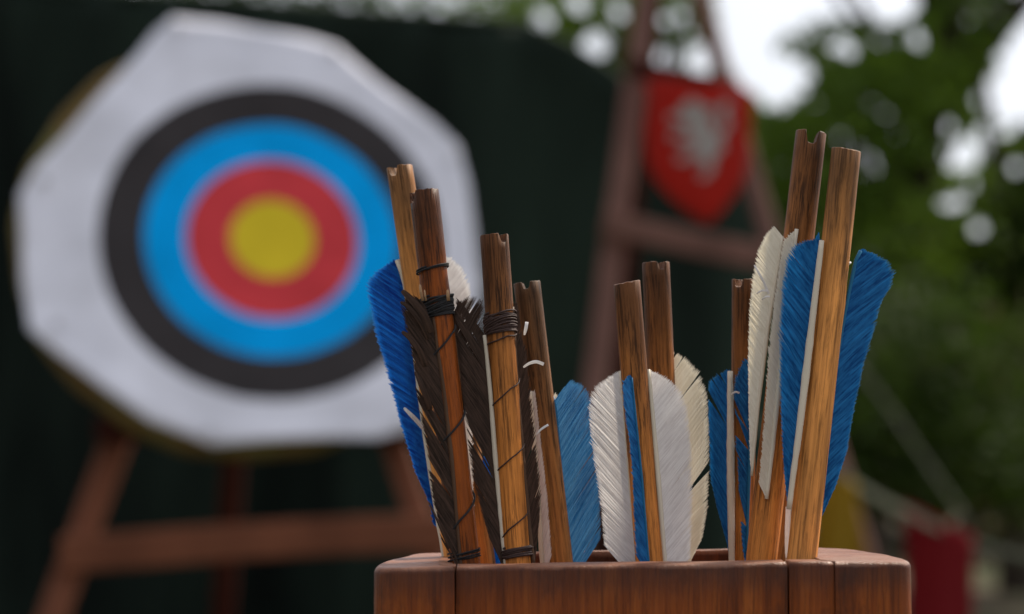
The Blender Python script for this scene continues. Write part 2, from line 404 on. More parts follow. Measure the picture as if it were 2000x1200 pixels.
SD = 5.08; MS = Matrix.Translation(P(1366, 290, SD))
sh = empty('heraldic_shield', MS); tag(sh, 'red heater shield with a silver rampant lion hanging on the grey-brown easel', 'shield')
so_ = [(1262, 158), (1290, 150), (1330, 158), (1366, 166), (1400, 162), (1436, 160), (1470, 182), (1466, 240), (1464, 300), (1455, 345), (1432, 385), (1405, 418), (1385, 437), (1352, 420), (1312, 388), (1278, 350), (1264, 310), (1260, 250), (1266, 200)]
cx, cy = 1366, 285
v, f = [], []; K = 8; n = len(so_)
for side in (0, 1):
    for j in range(1, K+1):
        t = j/K
        for (x, y) in so_:
            xx = cx+(x-cx)*t; yy = cy+(y-cy)*t
            bow = 0.035*((xx-cx)/105)**2
            v.append(P(xx, yy, SD+bow+side*0.012*(1 if j < K else 0.7) + (0.004 if (j == K and not side) else 0)))
    v.append(P(cx, cy, SD+side*0.012))
off = K*n+1
for side in (0, 1):
    o_ = side*off
    for j in range(K-1):
        for i in range(n):
            a = o_+j*n+i; b = o_+j*n+(i+1) % n; f.append((a, b, b+n, a+n) if side else (a, a+n, b+n, b))
    for i in range(n): f.append((o_+K*n, o_+(i+1) % n, o_+i) if side else (o_+K*n, o_+i, o_+(i+1) % n))
for i in range(n):
    a = (K-1)*n+i; b = (K-1)*n+(i+1) % n; f.append((a, a+off, b+off, b))
pyd('board', v, f, simple('red_shield_paint', (0.33, 0.011, 0.005), 0.5, 0.2, (12, 12, 12)), sh, MS, smooth=False)
def stroke(pts, off_):
    v, f = [], []
    P2 = [Vector((a, b)) for a, b, _ in pts]; m = []
    for i in range(len(pts)-1):
        for s in range(5): m.append((P2[i].lerp(P2[i+1], s/5), pts[i][2]+(pts[i+1][2]-pts[i][2])*s/5))
    m.append((P2[-1], pts[-1][2]))
    for i, (q, w_) in enumerate(m):
        d = (m[min(i+1, len(m)-1)][0]-m[max(i-1, 0)][0]).normalized(); nn = Vector((-d.y, d.x))
        for s in (-1, 1):
            a = q+nn*s*w_/2; bow = 0.035*((a.x-cx)/105)**2
            for z in (-0.0015, -0.004-off_): v.append(P(a.x, a.y, SD+bow+z))
    for i in range(len(m)-1):
        a = i*4
        for p, q in ((0, 1), (1, 3), (3, 2), (2, 0)): f.append((a+p, a+q, a+4+q, a+4+p))
    f.append((0, 1, 3, 2)); e = (len(m)-1)*4; f.append((e, e+2, e+3, e+1)); return v, f
lion = [[(1330, 200, 14), (1347, 212, 46), (1364, 245, 54), (1374, 275, 50), (1380, 300, 42), (1372, 318, 20)], [(1322, 216, 12), (1338, 208, 22), (1350, 200, 14)],
        [(1352, 235, 18), (1325, 236, 14), (1310, 224, 10), (1300, 232, 12)], [(1360, 262, 18), (1328, 272, 15), (1312, 262, 10), (1304, 272, 12)],
        [(1372, 300, 24), (1345, 300, 18), (1332, 314, 12), (1316, 312, 12)], [(1378, 305, 26), (1384, 330, 18), (1376, 346, 12), (1362, 350, 12)],
        [(1385, 300, 10), (1408, 292, 10), (1402, 264, 12), (1420, 240, 14), (1408, 212, 14), (1424, 196, 18)], [(1340, 190, 8), (1352, 200, 16), (1382, 216, 12), (1396, 206, 5)]]
av, af = [], []
for i, s in enumerate(lion):
    s = [(cx+4+(p[0]-cx)*0.95, 268+(p[1]-268)*0.94, p[2]*0.92) for p in s]
    a, b = stroke(s, 0.0004*i); n0 = len(av); av += a; af += [tuple(x+n0 for x in q) for q in b]
pyd('lion_emblem', av, af, simple('silver_emblem_paint', (0.34, 0.31, 0.29), 0.5, 0.15), sh, MS)
for x in (1292, 1440):
    tv, tf = tube([P(x, 175, SD+0.01), P(x, 160, SD+0.05), P(x, 145, SD+0.11)], 0.003, 6)
    pyd('hanging_cord', tv, tf, M_thread, sh, MS)

# ------------------------------------------------------------------ bunting
def rope(pts, sag, N=24):
    r = []
    for (a, b) in zip(pts, pts[1:]):
        for i in range(N): t = i/N; q = a.lerp(b, t); q = q-Vector((0, 0, sag*4*t*(1-t))); r.append(q)
    r.append(pts[-1]); return r
BD = 5.6
MB_ = Matrix.Translation(P(1800, 1010, BD))
bu = empty('bunting_line', MB_); tag(bu, 'pale bunting tape with a yellow and a red flag hanging over the grass', 'bunting')
line = rope([P(1440, 800, 4.75), P(1650, 930, 4.75), P(1780, 1003, 5.0), P(1905, 1062, 5.2), P(2300, 1150, 5.6)], 0.004)
def band(pts, w_, th=0.002):
    v, f = [], []
    for q in pts:
        for dz in (w_/2, -w_/2):
            for dy in (0, th): v.append(q+Vector((0, dy, dz)))
    for i in range(len(pts)-1):
        a = i*4
        for p, q in ((0, 1), (1, 3), (3, 2), (2, 0)): f.append((a+p, a+4+p, a+4+q, a+q))
    return v, f
M_tape = simple('pale_tape', (0.12, 0.125, 0.09), 0.7, 0.15)
v, f = band(line, 0.015); pyd('tape', v, f, M_tape, bu, MB_)
def flag(name, quad, Y, mat):
    v, f = [], []; N = 10
    for i in range(N+1):
        s = i/N
        for j in range(N+1):
            t = j/N; a = Vector(quad[0]).lerp(Vector(quad[1]), s); b = Vector(quad[3]).lerp(Vector(quad[2]), s); q = a.lerp(b, t)
            v.append(P(q.x, q.y, Y+0.02*math.sin(s*7+t*2)*(0.3+t)))
    for i in range(N):
        for j in range(N): a = i*(N+1)+j; f.append((a, a+1, a+N+2, a+N+1))
    o = pyd(name, v, f, mat, bu, MB_, smooth=True); md = o.modifiers.new('thick', 'SOLIDIFY'); md.thickness = 0.002
    return o
def cloth(name, c):
    k = NT(name); n1 = k.noise((20, 20, 20)); k.col(k.mix(tuple(x*0.8 for x in c), c, n1), 0.8, 0.2); k.translucent(c, 0.3); return k.m
M_yel = cloth('yellow_flag_cloth', (0.30, 0.18, 0.01)); M_red = cloth('red_flag_cloth', (0.20, 0.008, 0.012))
flag('flag', [(1580, 888), (1672, 944), (1692, 1100), (1590, 1120)], 4.76, M_yel)['label'] = 'mustard yellow flag'
flag('flag', [(1766, 982), (1902, 1046), (1897, 1320), (1776, 1320)], 5.1, M_red)['label'] = 'dark red flag'
b2M = Matrix.Translation(P(1700, 780, 7.6))
b2 = empty('rope_line', b2M); tag(b2, 'thin slack pale rope slanting down towards the red flag in the undergrowth', 'rope')
tv, tf = tube(rope([P(1560, 560, 7.6), P(1740, 800, 7.5), P(1885, 1010, 7.3), P(1905, 1320, 7.2)], 0.004), 0.005, 6)
pyd('strand', tv, tf, M_tape, b2, b2M, smooth=True)

# ------------------------------------------------------------------ trees and undergrowth
def leaf_mat(name, dark, light, tr, trf=0.4):
    k = NT(name); n1 = k.noise((2.5, 2.5, 2.5), 1, 3); n2 = k.noise((31, 31, 31), 1, 1)
    c = k.mix(dark, light, k.ramp(n1, [(0.35, 0.0), (0.65, 1.0)])); c = k.mix(c, light, k.ramp(n2, [(0.4, 0.0), (0.7, 0.7)]))
    k.col(c, 0.6, 0.08); k.translucent(tr, trf); return k.m
L_dark = leaf_mat('leaf_dark', (0.011, 0.025, 0.004), (0.036, 0.062, 0.010), (0.05, 0.09, 0.008), 0.3)
L_mid = leaf_mat('leaf_mid', (0.018, 0.044, 0.006), (0.075, 0.125, 0.018), (0.12, 0.20, 0.016), 0.42)
L_far = leaf_mat('leaf_far', (0.010, 0.020, 0.006), (0.030, 0.046, 0.012), (0.025, 0.045, 0.008), 0.2)
L_grey = leaf_mat('leaf_greygreen', (0.07, 0.09, 0.06), (0.14, 0.16, 0.11), (0.12, 0.14, 0.07), 0.3)
L_dry = leaf_mat('leaf_dry', (0.09, 0.065, 0.04), (0.16, 0.12, 0.075), (0.12, 0.09, 0.04), 0.3)
M_bark = simple('tree_bark', (0.06, 0.045, 0.035), 0.9, 0.4, (20, 20, 5), bd=0.01)

S1 = [(1392, -80), (1398, 30), (1412, 110), (1440, 165), (1480, 190), (1530, 198), (1575, 185), (1592, 150), (1585, 118), (1545, 108), (1508, 98), (1515, 78), (1560, 58), (1600, 36), (1650, 48), (1720, 46), (1780, 36), (1798, 10), (1812, -80)]
S2 = [(2140, -60), (1975, -60), (1975, 20), (1990, 52), (1966, 70), (1946, 105), (1940, 140), (1908, 170), (1900, 215), (1930, 240), (1985, 238), (2020, 262), (2140, 290)]
HOLES = [(1305, 120, 27), (1370, 116, 28), (1165, 88, 23), (1062, 38, 13), (1205, 25, 14), (1130, 8, 15), (1300, 40, 8), (1850, 70, 17), (1793, 78, 11), (1716, 82, 9), (1630, 90, 9), (1660, 100, 9), (1910, 106, 12), (1880, 38, 8), (1940, 30, 9),
         (1838, 250, 20), (1882, 300, 26), (1862, 318, 14), (1695, 322, 15), (1680, 300, 8), (1810, 346, 17), (1792, 365, 11), (1872, 396, 12), (1912, 446, 12), (1845, 400, 9), (1935, 290, 9), (1925, 262, 16), (1730, 220, 5), (1752, 240, 5), (1700, 205, 5), (1640, 268, 6), (1757, 268, 5), (1970, 255, 12),
         (1330, 30, 9), (1348, 66, 8), (1535, 205, 10), (1505, 190, 16), (1985, 330, 8), (1900, 360, 6)]
def inpoly(x, y, poly):
    c = False; j = len(poly)-1
    for i in range(len(poly)):
        xi, yi = poly[i]; xj, yj = poly[j]
        if (yi > y) != (yj > y) and x < (xj-xi)*(y-yi)/(yj-yi)+xi: c = not c
        j = i
    return c
def in_sky(x, y, m=0):
    if inpoly(x, y, S1) or inpoly(x, y, S2): return True
    for hx, hy, hr in HOLES:
        if (x-hx)**2+(y-hy)**2 < (hr*0.98+m)**2: return True
    return False
def leaf_quad(v, f, c, size, rng):
    d = Vector((rng.gauss(0, 1), rng.gauss(0, 1), rng.gauss(0, 0.7)-0.4)).normalized()
    s = d.cross(Vector((rng.gauss(0, 1), rng.gauss(0, 1), rng.gauss(0, 1)))).normalized(); nn = d.cross(s)
    n0 = len(v); L = size*rng.uniform(0.7, 1.25)
    v.append(c-d*L/2); v.append(c-s*L*0.27+nn*L*0.08); v.append(c+d*L/2); v.append(c+s*L*0.27+nn*L*0.08)
    f.append((n0, n0+1, n0+2)); f.append((n0, n0+2, n0+3))
def tree(label, base, crown, leaves, size, mat, seed, group=None, cat='tree', name='tree', spread=0.16, cl=14, trunk_r=0.09):
    """crown: list of (centre, radius vector); leaves in clumps on limb ends; gaps of the real crown are kept clear"""
    rng = random.Random(seed); base = Vector(base); M = Matrix.Translation(base)
    root = empty(name, M); tag(root, label, cat, group)
    top = max(crown, key=lambda c: c[0].z)[0]
    tp = [base+(top-base)*t+Vector((math.sin(t*5+seed)*0.08, math.cos(t*4+seed)*0.08, 0)) for t in [i/8 for i in range(9)]]
    for p in tp: pass
    tv, tf = tube([base-Vector((0, 0, 0.1))]+tp[1:], [trunk_r*1.25]+[trunk_r*(1-0.8*i/8) for i in range(1, 9)], 10)
    pyd('trunk', tv, tf, M_bark, root, M, smooth=True)
    v, f = [], []; lv, lf = [], []
    vol = [c[1].x*c[1].z for c in crown]; tot = sum(vol); placed = 0; tries = 0
    while placed < leaves and tries < leaves*4:
        r = rng.uniform(0, tot); k_ = 0
        while r > vol[k_] and k_ < len(vol)-1: r -= vol[k_]; k_ += 1
        c, rad = crown[k_]
        d = Vector((rng.gauss(0, 1), rng.gauss(0, 1), rng.gauss(0, 1))).normalized()*rng.random()**0.4
        cc_ = c+Vector((d.x*rad.x, d.y*rad.y, d.z*rad.z))
        if cc_.z < 0.05: tries += 5; continue
        if rng.random() < 0.10:
            x, y = proj(cc_)
            if not in_sky(x, y, 14):
                t = min(0.95, max(0.25, (cc_.z-base.z)/max(0.1, (top-base).z)*0.75)); q0 = tp[min(8, int(t*8))]
                mid = q0.lerp(cc_, 0.55)+Vector((0, 0, 0.12))
                x2, y2 = proj(mid)
                if not in_sky(x2, y2, 10):
                    a, b = tube([q0, mid, cc_], [trunk_r*0.25, trunk_r*0.14, 0.004], 5); n0 = len(lv); lv += a; lf += [tuple(i+n0 for i in q) for q in b]
        for _ in range(cl):
            tries += 1
            p = cc_+Vector((rng.gauss(0, spread), rng.gauss(0, spread), rng.gauss(0, spread*0.7)))
            if p.z < 0.03: continue
            x, y = proj(p)
            if in_sky(x, y, size*0.22*F/p.y): continue
            leaf_quad(v, f, p, size, rng); placed += 1
    pyd('crown', v, f, mat, root, M)
    if lv: pyd('limbs', lv, lf, M_bark, root, M, smooth=True)
def C(x, y, Y, rx, rz, ry=None):
    p = P(x, y, Y); s = Y/F
    return (p, Vector((rx*s, ry if ry else rx*s*0.8, rz*s)))
def gp(x, Y): q = P(x, 832, Y); return (q.x, Y, 0)
tree('tall leafy tree with the broad crown right of the red shield', gp(1700, 10.5), [C(1660, 240, 10.5, 230, 200, 0.7), C(1640, 420, 10.4, 240, 200, 0.7), C(1760, 180, 10.8, 150, 140, 0.6), C(1880, 60, 10.6, 150, 130, 0.6), C(1850, -300, 11, 520, 240, 1.0)], 17000, 0.062, L_mid, 11, trunk_r=0.10)
tree('dark green tree at the right edge of the picture under the bright sky gap', gp(1990, 11.5), [C(1880, 420, 11.5, 220, 200, 0.8), C(2040, 480, 11.3, 200, 220, 0.8), C(1760, 560, 11.7, 220, 150, 0.7), C(1930, 60, 11.2, 90, 140, 0.5), C(2250, 400, 11.6, 260, 500, 1.0)], 15000, 0.065, L_dark, 12)
tree('thin airy tree showing sky through its leaves above the easel top', gp(1180, 12.0), [C(1100, 60, 12, 170, 120, 0.6), C(1260, 100, 12.2, 170, 130, 0.6), C(1340, 40, 11.8, 80, 120, 0.5), C(1300, 260, 12, 220, 120, 0.6)], 8500, 0.06, L_mid, 13, trunk_r=0.07)
tree('dark bush-like tree rising behind the top edge of the green tarpaulin', gp(500, 13.0), [C(700, 60, 13, 420, 110, 0.7), C(100, 40, 13, 500, 160, 0.8), C(400, 250, 13, 900, 220, 0.8), C(960, 60, 13.5, 160, 90, 0.6), C(200, -200, 13, 800, 240, 1.0)], 11000, 0.085, L_dark, 14)
tree('light green sapling catching the light behind the tall right-hand arrows', gp(1610, 9.6), [C(1600, 420, 9.6, 50, 190, 0.25), C(1590, 640, 9.6, 70, 120, 0.3)], 700, 0.055, L_mid, 15, trunk_r=0.03, name='sapling')
# undergrowth
tree('pale grey-green shrub in the undergrowth right of the blue feather', gp(1700, 9.0), [C(1700, 640, 9.0, 90, 110, 0.4), C(1740, 740, 9.0, 80, 90, 0.4)], 480, 0.05, L_grey, 21, name='shrub', cat='shrub', trunk_r=0.02, spread=0.1)
tree('dry brown shrub in the undergrowth near the right edge', gp(1880, 9.3), [C(1880, 800, 9.3, 150, 70, 0.4), C(1960, 700, 9.3, 80, 60, 0.4), C(1840, 1000, 9.2, 200, 60, 0.4)], 380, 0.05, L_dry, 22, name='shrub', cat='shrub', trunk_r=0.02, spread=0.1)
tree('dark low shrub behind the bunting flags', gp(1820, 8.8), [C(1760, 880, 8.8, 170, 110, 0.5), C(1800, 700, 8.9, 190, 120, 0.5), C(1960, 900, 8.8, 150, 110, 0.5), C(1640, 840, 8.8, 110, 120, 0.5), C(2150, 950, 8.8, 150, 130, 0.5)], 7500, 0.05, L_dark, 23, name='shrub', cat='shrub', trunk_r=0.025, spread=0.12)
# wood edge: one dense mass
rng = random.Random(5); v, f = [], []
for i in range(42000):
    x = rng.uniform(-1300, 3100); D = rng.uniform(15, 19)
    topy = (110 if x > 1400 else 190)+60*math.sin(x*0.006)+50*math.sin(x*0.017+2)
    y = topy+(1010-topy)*rng.random()**0.9
    p = P(x, y, D)
    if p.z < 0.02 or in_sky(x, y, 15): continue
    leaf_quad(v, f, p, 0.20, rng)
o = pyd('wood_edge', v, f, L_far); tag(o, 'dense dark mass of foliage at the edge of the wood', kind='stuff')

# ------------------------------------------------------------------ quiver box
RIMZ = 0.750
YF, YB = 0.702, 0.786
def rim_tilt(x): return 0.0135*(x-0.037)      # the box leans a touch
MQ = Matrix.Translation((0.0375, 0.745, 0))
qv = empty('wooden_quiver', MQ); tag(qv, 'varnished red-brown wooden box quiver with rounded rim holding all the arrows', 'quiver')
def plank(pts, R_top, label=None):
    """pts: plan outline (x, y, weight of top rounding), counter-clockwise; lofted with a rounded top, slightly wider towards the foot"""
    # densify + normals
    n = len(pts); D_ = []
    for i in range(n):
        a, b = pts[i], pts[(i+1) % n]; L = math.hypot(b[0]-a[0], b[1]-a[1]); m = max(1, int(L/0.004))
        for s in range(m):
            t = s/m; D_.append((a[0]+(b[0]-a[0])*t, a[1]+(b[1]-a[1])*t, a[2]+(b[2]-a[2])*t))
    n = len(D_); nor = []
    for i in range(n):
        a, b = D_[i-1], D_[(i+1) % n]; d = Vector((b[0]-a[0], b[1]-a[1])).normalized(); nor.append(Vector((-d.y, d.x)))
    rings = [(0.001, 0, 0), (0.3, 0, 0), (0.6, 0, 0), (0.68, 0, 0), (0.70, 0, 0)] + [(0.705+0.005*i, 0, 0) for i in range(8)]
    rings = [(z, 0) for z, _, _ in rings]
    rings += [(RIMZ-R_top*(1-math.sin(R(a))), R_top*(1-math.cos(R(a)))) for a in (0, 15, 30, 45, 60, 75, 90)]
    v, f, uv = [], [], []
    for z, ins in rings:
        for (x, y, w_), nn in zip(D_, nor):
            s = 1+0.10*(RIMZ-z)*(1 if z > 0.6 else 1)*0.6
            wob = 0.00040*noise.noise(Vector((x*60, y*60, z*30)))+0.00015*noise.noise(Vector((x*240, y*240, z*100)))
            inw = ins*w_*(1+0.45*noise.noise(Vector((x*55, y*55, 5)))+0.3*noise.noise(Vector((x*170, y*170, 6))))
            X = x+nn.x*(inw+wob); Y = y+nn.y*(inw+wob)
            X = 0.0375+(X-0.0375)*s; Y = 0.745+(Y-0.745)*s
            zz = z - (1-w_)*0.0*ins
            dip = 0.0005*noise.noise(Vector((x*45, y*45, 2)))
            v.append((X, Y, zz+(rim_tilt(X)+dip)*(z/RIMZ)**6)); uv.append((x, RIMZ-z))
    for j in range(len(rings)-1):
        for i in range(n):
            a = j*n+i; b = j*n+(i+1) % n; f.append((a, a+n, b+n, b)) 
    # top cap as n-gon -> triangulated by blender
    f.append(tuple((len(rings)-1)*n+i for i in range(n-1, -1, -1))); f.append(tuple(range(n)))
    o = pyd('plank', v, f, M_quiver, qv, MQ, smooth=False, uv=uv)
    bm = bmesh.new(); bm.from_mesh(o.data); bmesh.ops.recalc_face_normals(bm, faces=bm.faces)
    for fc in bm.faces: fc.smooth = len(fc.verts) == 4
    bm.to_mesh(o.data); bm.free()
    if label: o['label'] = label
    return o
def arc(cx_, cy_, r, a0, a1, w_, n=8): return [(cx_+r*math.cos(R(a0+(a1-a0)*i/n)), cy_+r*math.sin(R(a0+(a1-a0)*i/n)), w_) for i in range(n+1)]
xl, xr = -0.0402, 0.1162; g_ = 0.00022
# counter-clockwise seen from above; inward normal = left of travel
left = arc(xl+0.006, YF+0.006, 0.006, 180, 270, 1) + [(-0.0166, YF-0.0002, 1), (-0.0166, YF-0.0002, 0.12), (-0.0166, YF+0.0135, 0.12), (-0.0212, YF+0.0135, 0.4), (-0.0212, YB-0.013, 0.4), (-0.0212, YB, 0.12)] + [(xl+0.0185*(1-math.cos(R(a))) , YF+0.010+(YB-YF-0.010)*math.sin(R(a)), 1) for a in range(90, -1, -6)]
front1 = [(-0.0166+2*g_, YF, 1), (0.0797, YF+0.0002, 1), (0.0797, YF+0.0133, 0.35), (-0.0166+2*g_, YF+0.0133, 0.35)]
front2 = [(0.0797+2*g_, YF+0.0002, 1), (0.0931, YF+0.0004, 1), (0.0895, YF+0.0133, 0.35), (0.0797+2*g_, YF+0.0133, 0.35)]
right = [(0.0931+2*g_, YF+0.0003, 0.12), (0.0931+2*g_, YF+0.0003, 1)] + arc(xr-0.005, YF+0.0053, 0.005, 270, 360, 1) + [(xr-0.0255*(1-math.cos(R(a))), YF+0.006+(YB-YF-0.006)*math.sin(R(a)), 1) for a in range(4, 91, 5)] + [(0.0895+2*g_, YB, 0.12), (0.0895+2*g_, YB-0.013, 0.4), (0.0895+2*g_, YF+0.0133, 0.4), (0.0895+2*g_, YF+0.0133, 0.12)]
back = [(-0.0212+2*g_, YB-0.011, 0.35), (0.0895, YB-0.011, 0.35), (0.0895, YB, 1), (-0.0212+2*g_, YB, 1)]
plank(left, 0.0019, 'left end plank with worn corner and pale top sheen painted in'); plank(front1, 0.0016); plank(front2, 0.0017); plank(right, 0.0020, 'rounded right end plank with dark scorch-like stains'); plank(back, 0.0018)
v = [(x, y, z) for z in (0.004, 0.016) for (x, y) in ((-0.0208, YF+0.014), (0.089, YF+0.014), (0.089, YB-0.0115), (-0.0208, YB-0.0115))]
pyd('base_board', v, [(3, 2, 1, 0), (4, 5, 6, 7), (0, 1, 5, 4), (1, 2, 6, 5), (2, 3, 7, 6), (3, 0, 4, 7)], M_quiver, qv, MQ)

# ------------------------------------------------------------------ arrows
class Arrow:
    def __init__(s, label, top, base_x, wpx, Y0, Y1, mat, notch=None, ndep=0.0032, nw=0.0017, lean=0.0, seed=0, taper=1.0, knobs=()):
        """top: pixel of the nock end; base_x: pixel x where the shaft passes the rim; Y0/Y1 depth at rim / nock"""
        s.top = P(top[0], top[1], Y1); s.rim = P(base_x, 1085, Y0)
        ax = (s.top-s.rim).normalized()
        s.L = (s.top.z-0.02)/ax.z; s.bot = s.top-ax*s.L; s.ax = ax
        s.bot.x = max(-0.012, min(0.082, s.bot.x)); s.bot.y = max(0.724, min(0.766, s.bot.y))
        q = ax.to_track_quat('Z', 'Y'); s.M = Matrix.Translation(s.top-ax*s.L) @ q.to_matrix().to_4x4()
        s.root = empty('arrow', s.M); tag(s.root, label, 'arrow', 'arrows standing in the wooden quiver')
        s.r = wpx/2*(Y1)/F; s.px0 = (base_x, 1085); s.px1 = top; s.Y0, s.Y1 = Y0, Y1; s.q = q
        S = 56; r = s.r; rnd = random.Random(seed)
        v, f, uv = [], [], []
        L = s.L
        xax = s.M.to_3x3() @ Vector((1, 0, 0)); 
        # groove direction: local angle so that the front mouth shows at 'notch' (-1..1 across the shaft)
        vl = s.M.to_3x3().inverted() @ (CAM-s.top).normalized(); phi = math.atan2(vl.y, vl.x)
        rl = s.M.to_3x3().inverted() @ Vector((1, 0, 0)); rs = math.atan2(rl.y, rl.x)
        if notch is not None:
            # front mouth point at angle phi + delta where its screen x = r*notch
            dlt = math.asin(max(-0.95, min(0.95, notch)));  sg = 1 if math.sin(((rs-phi+math.pi) % (2*math.pi))-math.pi) > 0 else -1
            ga = phi+sg*dlt; gu = Vector((-math.sin(ga), math.cos(ga)))
        def topz(x, y):
            z = L + lean*x/r*0.0006 + 0.00025*noise.noise(Vector((x*900, y*900, seed)))
            if notch is not None:
                u = x*gu.x+y*gu.y
                if abs(u) < nw: z -= ndep*(1-(abs(u)/nw)**5)
            return z
        zs = [0, 0.2, 0.4, 0.6, L-0.16] + [L-0.16+0.155*i/22 for i in range(1, 23)]
        zs = [q for q in zs if q < L-ndep-0.0035]+[L-ndep-0.0022, None]
        for zi, z in enumerate(zs):
            for k_ in range(S):
                t = 2*math.pi*k_/S; rr = r*(1+0.018*noise.noise(Vector((math.cos(t)*1.2, math.sin(t)*1.2, (z or L)*14+seed*5)))+0.008*noise.noise(Vector((math.cos(t)*4, math.sin(t)*4, (z or L)*60+seed))))
                if z is not None: rr *= taper+(1-taper)*min(1, max(0, z/L))
                for (kp, kh, kw) in knobs: rr *= 1+kh*math.exp(-(((L-(z if z is not None else L))-kp)/kw)**2)
                x, y = rr*math.cos(t), rr*math.sin(t)
                if z is None: x *= 0.997; y *= 0.997
                zz = topz(x, y)-0.0002 if z is None else z
                v.append((x, y, zz)); uv.append((k_/S, L-zz))
        for j in range(len(zs)-1):
            for k_ in range(S):
                a = j*S+k_; b = j*S+(k_+1) % S; f.append((a, b, b+S, a+S))
        base_i = (len(zs)-1)*S; prev = base_i
        for j, rf in enumerate((0.955, 0.87, 0.76, 0.64, 0.53, 0.42, 0.31, 0.2, 0.1)):
            n0 = len(v)
            for k_ in range(S):
                t = 2*math.pi*k_/S; x, y = r*rf*math.cos(t), r*rf*math.sin(t); zz = topz(x, y); v.append((x, y, zz)); uv.append((k_/S, L-zz))
            for k_ in range(S): f.append((prev+k_, prev+(k_+1) % S, n0+(k_+1) % S, n0+k_))
            prev = n0
        v.append((0, 0, topz(0, 0))); uv.append((0, 0)); 
        for k_ in range(S): f.append((prev+k_, prev+(k_+1) % S, len(v)-1))
        f.append(tuple(range(S-1, -1, -1)))
        o = pyd('shaft', v, f, mat, s.root, None, uv=uv)
        me = o.data; me.polygons.foreach_set('use_smooth', [i < (len(zs)-1)*S for i in range(len(me.polygons))])
        s.shaft = o
    def depth(s, y):
        t = (1085-y)/(1085-s.px1[1]); return s.Y0+(s.Y1-s.Y0)*t
    def axis_x(s, y):
        t = (1085-y)/(1085-s.px1[1]); return s.px0[0]+(s.px1[0]-s.px0[0])*t
    def feather(s, rachis, outer, side, mat, qmat, n=110, ang=(42, 42), tilt=0.3, dz=0.0, curl=0.0, jit=0.018, clumps=0, cgap=6, ragged=0.0, seed=0, quill_w=0.0009, twist=0.0, skip=(), bend=0.08, quill_h=0.0012, label=None):
        """rachis and outer: pixel polylines from bottom to top; barbs leave the rachis outward and towards the nock"""
        rnd = random.Random(seed+91); n = int(n*1.3)
        ra = [Vector(p) for p in rachis]; ou = [Vector(p) for p in outer]
        seg = [(ra[i+1]-ra[i]).length for i in range(len(ra)-1)]; tot = sum(seg)
        def rp(t):
            d = t*tot
            for i, L_ in enumerate(seg):
                if d <= L_ or i == len(seg)-1: return ra[i].lerp(ra[i+1], d/L_)
                d -= L_
        border = [ra[0]]+ou+[ra[-1]]
        def hit(p, d):
            best = None
            for a, b in zip(border, border[1:]):
                e = b-a; den = d.x*e.y-d.y*e.x
                if abs(den) < 1e-9: continue
                q = a-p; u = (q.x*e.y-q.y*e.x)/den; w_ = (q.x*d.y-q.y*d.x)/den
                if u > 0.5 and -0.001 <= w_ <= 1.001: best = u if best is None else max(best, u)
            return best
        # clump table
        cs = []
        soft = 1.0
        if not clumps: clumps, cgap, soft = 5+seed % 4, 0.9, 0.3
        if not curl: curl = 9.0*(1 if seed % 2 else -1)
        if clumps:
            cut = sorted(rnd.random() for _ in range(clumps-1)); cut = [0]+cut+[1]
            cs = [(cut[i], cut[i+1], rnd.uniform(-1, 1), rnd.uniform(-1, 1)) for i in range(clumps)]
        v, f, uv = [], [], []; NS = 6
        ph = rnd.uniform(0, 6)
        for i in range(n):
            t = (i+0.5)/n
            if any(a < t < b for a, b in skip): continue
            r0 = rp(t); th = ang[0]+(ang[1]-ang[0])*t
            th += 2.0*math.sin(t*13+ph)+rnd.gauss(0, 0.2)
            ls = 1.0; zc = 0
            for a, b, r1, r2 in cs:
                if a <= t < b:
                    u_ = (t-a)/(b-a); th += r1*cgap*0.5 + (u_-0.5)*(-cgap); ls *= 1-ragged*abs(r2)*0.6; ls *= 1-ragged*0.35*rnd.random()*(0.3+u_); zc = r2*0.0006*soft
            d = Vector((side*math.cos(R(th)), -math.sin(R(th)))); L_ = hit(r0, d)
            if L_ is None: continue
            L_ *= ls*(1+rnd.gauss(0, jit)*0.6+ (rnd.uniform(-0.04, 0.05) if rnd.random() < 0.1 else 0))
            if L_ < 1.2: continue
            if i % 3 == 0: L_ += rnd.uniform(0.8, 3.4)
            sp = tot/n; hw = sp*0.85
            bd = bend*L_
            lift = rnd.uniform(-1, 1)*0.000025
            n0 = len(v)
            for q in range(NS+1):
                u_ = q/NS
                wq = hw*(1 if u_ < 0.9 else (1-(u_-0.9)/0.1*0.75))
                c_ = r0+d*L_*u_+Vector((0, -bd*(u_*u_-u_)*-1*0.6))
                lat = L_*u_*math.cos(R(th))
                for e, hgt in ((-1, 0.0), (0, 0.00002), (1, 0.0)):
                    pp = c_+Vector((0, e*wq))
                    Yb = s.depth(r0.y)+dz
                    m = lat*Yb/F
                    Y = Yb+m*tilt+curl*m*m+twist*m*(t-0.5)-hgt-lift*u_*6+zc*u_-e*0.00001
                    v.append(P(pp.x, pp.y, Y)); uv.append((u_, t))
            for q in range(NS):
                for e in (0, 1):
                    a = n0+q*3+e; f.append((a, a+1, a+4, a+3))
        o = pyd('feather', v, f, mat, s.root, s.M, uv=uv)
        if label: o['label'] = label
        # quill: a flattened tapering strip glued along the shaft
        pts = []; N = 26
        for i in range(N+1):
            t = i/N; q = rp(t); pts.append(P(q.x, q.y, s.depth(q.y)+dz-0.0001+0.00015*noise.noise(Vector((t*14, seed, 0)))))
        tv, tf = tube(pts, [quill_w*(0.75+0.35*(1-abs(2*i/N-1)))*(1+0.2*noise.noise(Vector((i*0.9, seed, 4)))) for i in range(N+1)], 8)
        qo = pyd('quill', tv, tf, qmat, None, None, smooth=True)
        Mi = s.M.inverted(); qo.data.transform(Mi); qo.parent = o
        return o
